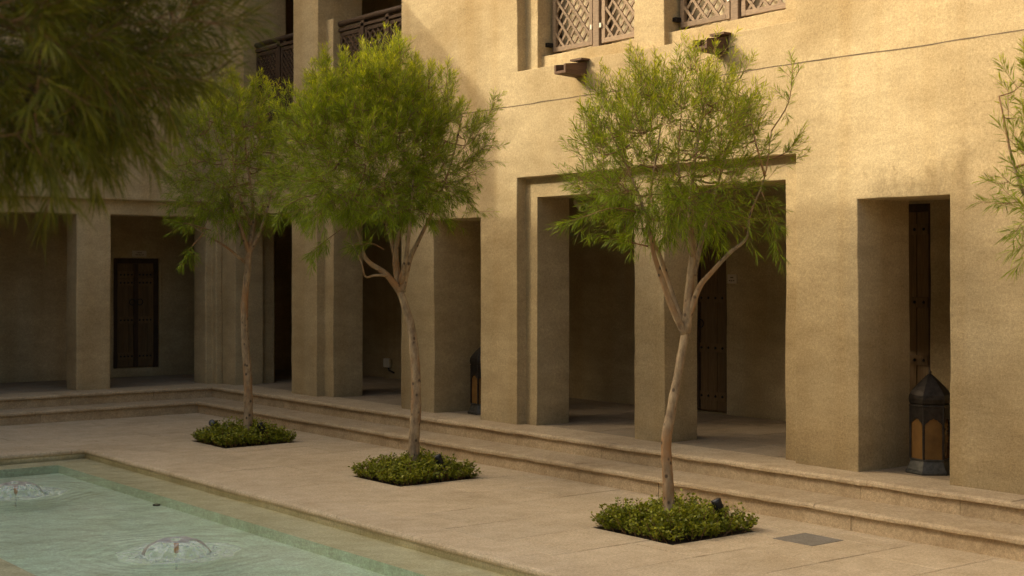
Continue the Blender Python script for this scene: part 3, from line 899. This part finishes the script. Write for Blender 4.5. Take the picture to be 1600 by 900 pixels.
def spot(p, aim, label):
    t = thing('spotlight', p, label, 'spotlight', 'black spotlights in the planted beds')
    p = Vector(p); d = Vector(aim).normalized()
    MB().tube([p + Vector((0, 0, -.06)), p + Vector((0, 0, .05))], [.008, .010], 8).build('stake', M['black'], t, True)
    c = p + Vector((0, 0, .11))
    MB().tube([c - d * .085, c - d * .08, c + d * .06, c + d * .085], [.026, .034, .036, .038], 16).build('housing', M['black'], t, True)
    MB().tube([c + d * .078, c + d * .0855], [.033, .031], 16).build('lens', M['lens'], t, True)
    MB().tube([p + Vector((0, 0, .05)), c - d * .02], .009, 8).build('bracket', M['black'], t, True)
spot((7.60, 7.33, .03), (-.35, .25, 1.0), 'black spotlight sunk in the ground cover under the sparse tree')
spot((7.42, 10.66, .03), (-.42, .2, 1.0), 'black cylinder spotlight at the front of the bed under the dense tree')
spot((7.42, 14.09, .03), (-.42, .25, 1.0), 'black cylinder spotlight at the front of the bed by the step corner')
spot((7.10, 14.62, .07), (-.75, -.65, .35), 'round black spotlight facing the pool behind the bed by the step corner')

# ------------------------------------------------------------------ trees
def smooth_path(pts, n):
    """Catmull-Rom through the given points"""
    P = [Vector(p) for p in pts]; P = [P[0] * 2 - P[1]] + P + [P[-1] * 2 - P[-2]]
    out = []
    segs = len(P) - 3
    for s in range(segs):
        a, b, c, d = P[s:s + 4]
        for i in range(n):
            t_ = i / n
            out.append(0.5 * ((2 * b) + (c - a) * t_ + (2 * a - 5 * b + 4 * c - d) * t_ ** 2 + (3 * b - a - 3 * c + d) * t_ ** 3))
    out.append(P[-2])
    return out
def tree(label, trunk, limbs, r0, centre, radii, n2, n3, n4, per, seed, mat, leaf_len=(.07, .125), leaf_w=.0053, tips=.75, droop_low=.38, floor_cut=-.62, shape=None, extra=None, group='slender trees planted along the pool', name='tree', pods=0):
    R = random.Random(seed); G = np.random.default_rng(seed)
    base = Vector(trunk[0])
    t = thing(name, (base.x, base.y, -.03), label, 'tree', group)
    C = Vector(centre); rad = Vector(radii)
    wood_ = MB()
    tp = smooth_path(trunk, 12)
    rr = [r0 * (1.0 - .40 * i / (len(tp) - 1)) * (1 + .10 * noise.noise(p * 6) + .10 * noise.noise(p * 15)) for i, p in enumerate(tp)]
    rr[0] *= 1.15
    wood_.tube(tp, rr, 10)
    nodes = []; nrad = []
    def branch(path, ra, rb, sides, mb):
        n = len(path)
        mb.tube(path, [rb + (ra - rb) * (1 - i / (n - 1)) ** 1.35 for i in range(n)], sides)
        for i, p in enumerate(path):
            if i > n * .3: nodes.append(p); nrad.append(ra + (rb - ra) * i / (n - 1))
    for lb in limbs:
        pts, ra, rb = lb
        branch(smooth_path(pts, 5), ra, rb * .55, 7, wood_)
    wood_.build('trunk', M['bark'] if mat is not M['leaf_shaded'] else M['bark_backlit'], t, True)
    def sample(lo, hi):
        while True:
            d = Vector((R.gauss(0, 1), R.gauss(0, 1), R.gauss(0, 1))).normalized()
            s = R.uniform(lo ** 3, hi ** 3) ** (1 / 3)
            if d.z * s < floor_cut: continue
            k = 1 + .22 * noise.noise(d * 2.1 + Vector((seed, 0, 0))) + .12 * noise.noise(d * 5 + Vector((0, seed, 0)))
            if shape: k *= shape(d)
            return C + Vector((d.x * rad.x, d.y * rad.y, d.z * rad.z)) * s * k, d
    twigs = MB(); carriers = []
    def grow(target, ra, rb, sides, nseg, sag):
        arr = np.array(nodes); tv = np.array(target)
        dd = arr - tv
        cost = np.linalg.norm(dd, axis=1) + .9 * np.maximum(0, dd[:, 2])
        k = int(np.argmin(cost)); a = nodes[k]
        ra = min(ra, nrad[k] * .9)
        L = (target - a).length
        mid = a.lerp(target, .5) + Vector((R.gauss(0, .06), R.gauss(0, .06), R.gauss(0, .04) - sag)) * L
        path = smooth_path([a, mid, target], nseg)
        branch(path, ra, rb, sides, twigs)
        return path
    for i in range(n2):
        p, d = sample(.35, .72); grow(p, .013, .006, 5, 4, .10)
    for i in range(n3):
        p, d = sample(.42, .98); carriers.append((grow(p, .006, .002, 4, 3, .12), d, 1))
    B_, D_, L_a, N_, T_ = [], [], [], [], []
    def dress(path, dens, top):
        """leaves spiralling up a twig"""
        n = len(path)
        for q in range(dens):
            s = R.uniform(.12, 1.0) ** .8; f_ = s * (n - 1); i = min(int(f_), n - 2)
            p = path[i].lerp(path[i + 1], f_ - i); tdir = (path[i + 1] - path[i]).normalized()
            a = R.uniform(0, 6.283)
            x_ = tdir.orthogonal().normalized(); y_ = tdir.cross(x_)
            opn = R.uniform(.6, 1.4) * (1.2 - .6 * s)
            dd_ = (tdir + (x_ * math.cos(a) + y_ * math.sin(a)) * opn).normalized()
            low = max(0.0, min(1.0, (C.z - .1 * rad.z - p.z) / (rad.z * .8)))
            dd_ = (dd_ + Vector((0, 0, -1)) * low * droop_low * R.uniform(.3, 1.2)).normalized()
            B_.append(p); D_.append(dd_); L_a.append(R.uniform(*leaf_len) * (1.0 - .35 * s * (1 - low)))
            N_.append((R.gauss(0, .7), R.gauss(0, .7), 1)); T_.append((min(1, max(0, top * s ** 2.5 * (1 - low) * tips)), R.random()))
    def twig(a, d0, L, top):
        up = Vector((0, 0, 1))
        low = max(0.0, min(1.0, (C.z - a.z) / rad.z))
        d = (d0 * R.uniform(.5, 1.0) + up * R.uniform(.5, 1.1) * (1 - 1.5 * low) + Vector((R.gauss(0, .45), R.gauss(0, .45), R.gauss(0, .3)))).normalized()
        m = a + d * L * .5; e = m + (d + up * .25 * (1 - 1.6 * low) + Vector((R.gauss(0, .2),) * 3)).normalized() * L * .5
        path = smooth_path([a, m, e], 3)
        twigs.tube(path, [.0024, .002, .002, .0017, .0014, .0012, .001][:len(path)], 3, False)
        dress(path, max(6, int(per * R.uniform(.7, 1.25))), top)
    for path, d, k in carriers:
        dress(path[len(path) // 2:], int(per * .5), .5)
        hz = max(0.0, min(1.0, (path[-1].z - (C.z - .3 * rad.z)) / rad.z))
        for q in range(max(1, int(n4 * R.uniform(.6, 1.4)))):
            i = R.randint(len(path) // 2, len(path) - 1)
            twig(path[i], Vector((d.x * .8, d.y * .8, d.z)), R.uniform(.14, .27), hz)
    for pth in (extra or []):
        pp = smooth_path(pth, 4)
        twigs.tube(pp, [.007 - .005 * i / (len(pp) - 1) for i in range(len(pp))], 4)
        dress(pp[len(pp) // 4:], int(per * 2.2), .5)
        for q in range(7):
            i = R.randint(len(pp) // 3, len(pp) - 1); tdir = (pp[min(i + 1, len(pp) - 1)] - pp[max(i - 1, 0)]).normalized()
            e = pp[i] + (tdir + Vector((R.gauss(0, .6), R.gauss(0, .6), R.gauss(-.1, .5)))).normalized() * R.uniform(.1, .2)
            tw = smooth_path([pp[i], pp[i].lerp(e, .5), e], 3); twigs.tube(tw, .0018, 3, False); dress(tw, int(per * .8), .5)
    twigs.build('branches', M['twig'], t, True)
    n = len(B_)
    leafmesh('crown', np.array(B_, float), np.array(D_, float), np.array(L_a), leaf_w * G.uniform(.8, 1.3, n), unit(np.array(N_, float)), np.array(T_), mat, t, droop=.06)
    if pods:
        for q in range(pods):
            p, d = sample(.6, .95)
            if p.z > C.z: p.z = C.z - abs(p.z - C.z) * .8
            L = R.uniform(.10, .22)
            MB().tube([p, p + Vector((R.gauss(0, .01), R.gauss(0, .01), -L * .4)), p + Vector((R.gauss(0, .015), R.gauss(0, .015), -L))], [.001, .005, .002], 5).build('seed_pod', M['pod'], t, True)
    return t
def limb(D, pts, ra, rb):
    return ([sight(u, v, D + dd) for u, v, dd in pts], ra, rb)

D1 = depth_of(7.33, 7.55)
tree('slender young tree with sparse airy crown in front of the double archway', 
     [sight(u, v, D1) for u, v in ((1046, 832), (1044, 760), (1041, 690), (1049, 640), (1060, 580), (1072, 512))],
     [limb(D1, [(1070, 522, 0), (1050, 480, -.05), (1034, 435, -.1), (1021, 395, -.15), (1011, 345, -.2), (996, 300, -.25), (968, 235, -.35), (945, 190, -.4)], .030, .008),
      limb(D1, [(1070, 516, 0), (1047, 450, .05), (1033, 405, .1), (1013, 350, .15), (1018, 290, .2), (1030, 215, .25), (1042, 140, .25)], .024, .007),
      limb(D1, [(1072, 520, 0), (1077, 450, 0), (1082, 390, .02), (1078, 335, .05), (1084, 260, .1), (1098, 180, .12), (1108, 110, .1)], .040, .008),
      limb(D1, [(1074, 500, 0), (1092, 450, -.05), (1112, 425, -.1), (1140, 395, -.15), (1166, 372, -.2), (1172, 335, -.2), (1195, 275, -.15), (1205, 205, -.1)], .026, .007),
      limb(D1, [(1084, 430, 0), (1098, 370, .1), (1118, 300, .2), (1140, 220, .35), (1155, 140, .4)], .022, .007),
      limb(D1, [(1082, 400, 0), (1068, 330, -.2), (1060, 250, -.4), (1065, 170, -.5)], .018, .006),
      limb(D1, [(1195, 275, -.15), (1180, 220, -.2), (1168, 150, -.2)], .010, .005)],
     .046, sight(1046, 240, D1), (.77, .77, .70), 55, 540, 2.2, 26, 11, M['leaf'], tips=1.0, floor_cut=-.72,
     extra=[[sight(1010, 335, D1 - .2), sight(960, 325, D1 - .3), sight(915, 338, D1 - .35), sight(890, 345, D1 - .35)],
            [sight(1190, 300, D1 - .2), sight(1205, 340, D1 - .3), sight(1215, 385, D1 - .35)],
            [sight(1012, 385, D1 - .15), sight(992, 380, D1 - .2), sight(972, 375, D1 - .25)],
            [sight(1205, 205, D1), sight(1232, 160, D1), sight(1238, 110, D1)],
            [sight(1200, 250, D1), sight(1225, 240, D1), sight(1243, 222, D1)]])
D2 = depth_of(7.33, 10.90)
tree('bushy tree with dense round crown and crooked trunk in the middle bed',
     [sight(u, v, D2) for u, v in ((646, 745), (647, 690), (650, 630), (649, 570), (642, 510), (632, 475), (622, 448))],
     [limb(D2, [(625, 455, 0), (603, 428, -.1), (572, 405, -.15), (562, 370, -.2), (545, 325, -.3), (505, 275, -.4)], .036, .010),
      limb(D2, [(605, 430, -.1), (585, 430, -.2), (571, 432, -.2), (564, 408, -.25), (550, 380, -.3)], .014, .007),
      limb(D2, [(624, 450, 0), (618, 400, .1), (624, 345, .15), (608, 270, .2), (588, 175, .2)], .040, .010),
      limb(D2, [(628, 455, 0), (640, 405, 0), (652, 380, 0), (678, 325, .05), (705, 255, .1), (722, 180, .1)], .034, .010),
      limb(D2, [(626, 445, 0), (636, 390, -.2), (644, 310, -.35), (650, 205, -.4)], .030, .010),
      limb(D2, [(618, 400, .1), (600, 345, .3), (560, 290, .5), (530, 210, .5)], .024, .008),
      limb(D2, [(622, 360, .15), (650, 290, .5), (670, 210, .6)], .022, .008),
      limb(D2, [(624, 350, .1), (600, 330, -.1), (575, 322, -.3), (520, 300, -.5)], .020, .008)],
     .054, sight(588, 230, D2), (.96, .96, .84), 80, 760, 3.0, 34, 23, M['leaf'], tips=.85, floor_cut=-.70,
     extra=[[sight(690, 320, D2), sight(720, 300, D2), sight(745, 330, D2)], [sight(520, 300, D2 - .3), sight(470, 310, D2 - .3), sight(430, 335, D2 - .3)],
            [sight(722, 200, D2), sight(755, 190, D2), sight(772, 165, D2)], [sight(545, 350, D2 - .2), sight(510, 375, D2 - .2), sight(480, 400, D2 - .2)],
            [sight(600, 390, D2 - .1), sight(580, 380, D2 - .2), sight(560, 385, D2 - .2)]])
D3 = depth_of(7.33, 14.27)
tree('slim tree with straight trunk and dim crown nearest the corner of the steps',
     [sight(u, v, D3) for u, v in ((386, 690), (388, 640), (387, 590), (383, 530), (382, 480), (386, 430), (390, 385))],
     [limb(D3, [(389, 395, 0), (374, 350, -.1), (356, 300, -.2), (342, 225, -.3)], .030, .009),
      limb(D3, [(390, 390, 0), (396, 335, .1), (386, 250, .2), (376, 165, .2)], .034, .009),
      limb(D3, [(390, 395, 0), (410, 352, 0), (424, 300, .1), (428, 240, .1)], .026, .009),
      limb(D3, [(383, 410, 0), (352, 385, -.2), (318, 365, -.4), (295, 350, -.5)], .018, .008),
      limb(D3, [(392, 350, 0), (370, 290, -.4), (360, 200, -.6)], .020, .008)],
     .054, sight(362, 244, D3), (.74, .74, .90), 50, 420, 2.4, 32, 37, M['leaf'], tips=.9, floor_cut=-.75,
     extra=[[sight(330, 360, D3 - .4), sight(295, 350, D3 - .6), sight(262, 345, D3 - .7)], [sight(318, 365, D3 - .4), sight(300, 385, D3 - .6), sight(292, 400, D3 - .7)]])
# the next tree of the row and the one across the pool, both only partly in view
tb = Vector((7.33, 4.20, -.03)); D4 = depth_of(7.33, 4.2)
tree('tree with sparse crown at the far right edge, in front of the sunlit wall',
     [tb, tb + Vector((.02, .03, .5)), tb + Vector((-.03, .02, 1.0)), tb + Vector((.02, -.02, 1.45))],
     [([tb + Vector((.02, -.02, 1.4)), tb + Vector((-.15, .10, 1.9)), tb + Vector((-.30, .30, 2.4)), tb + Vector((-.35, .40, 2.9))], .03, .008),
      ([tb + Vector((.02, -.02, 1.4)), tb + Vector((.10, -.10, 2.0)), tb + Vector((.05, -.10, 2.6)), tb + Vector((0, 0, 3.2))], .034, .008),
      ([tb + Vector((.02, -.02, 1.4)), tb + Vector((.25, -.25, 1.9)), tb + Vector((.40, -.40, 2.5))], .028, .008),
      ([tb + Vector((.0, .0, 1.5)), tb + Vector((-.30, -.1, 2.1)), tb + Vector((-.42, -.05, 2.7))], .02, .007)],
     .05, tb + Vector((.06, -.04, 2.62)), (.62, .62, .76), 36, 280, 1.8, 34, 51, M['leaf'], tips=.8, leaf_len=(.08, .14), floor_cut=-.7)
nb = Vector((1.16, 4.765, -.03))
tree('dark blurred tree leaning over the upper left corner close to the camera',
     [nb, nb + Vector((-.02, .03, .5)), nb + Vector((.03, .02, 1.0)), nb + Vector((-.02, 0, 1.65))],
     [([nb + Vector((-.02, 0, 1.6)), nb + Vector((.15, -.05, 2.0)), nb + Vector((.35, -.15, 2.35)), nb + Vector((.50, -.3, 2.75))], .032, .010),
      ([nb + Vector((-.02, 0, 1.6)), nb + Vector((-.05, .10, 2.2)), nb + Vector((.05, .15, 2.9))], .034, .010),
      ([nb + Vector((-.02, 0, 1.6)), nb + Vector((.05, -.20, 2.05)), nb + Vector((.12, -.45, 2.5))], .026, .009),
      ([nb + Vector((0, 0, 1.65)), nb + Vector((.2, .2, 2.1)), nb + Vector((.4, .35, 2.6))], .024, .009),
      ([nb + Vector((0, 0, 1.65)), nb + Vector((-.3, .05, 2.2)), nb + Vector((-.5, .1, 2.7))], .024, .009)],
     .055, nb + Vector((.20, -.13, 2.96)), (.76, .76, .76), 70, 560, 3.2, 36, 77, M['leaf_shaded'], tips=.5, leaf_len=(.09, .16), leaf_w=.0045, droop_low=1.1, floor_cut=-.8, pods=26, name='tree',
     extra=[[nb + Vector((.35, -.15, 2.5)), nb + Vector((.62, -.38, 2.62)), nb + Vector((.86, -.58, 2.72))], [nb + Vector((.35, -.15, 2.4)), nb + Vector((.6, -.36, 2.50)), nb + Vector((.80, -.52, 2.52))]])
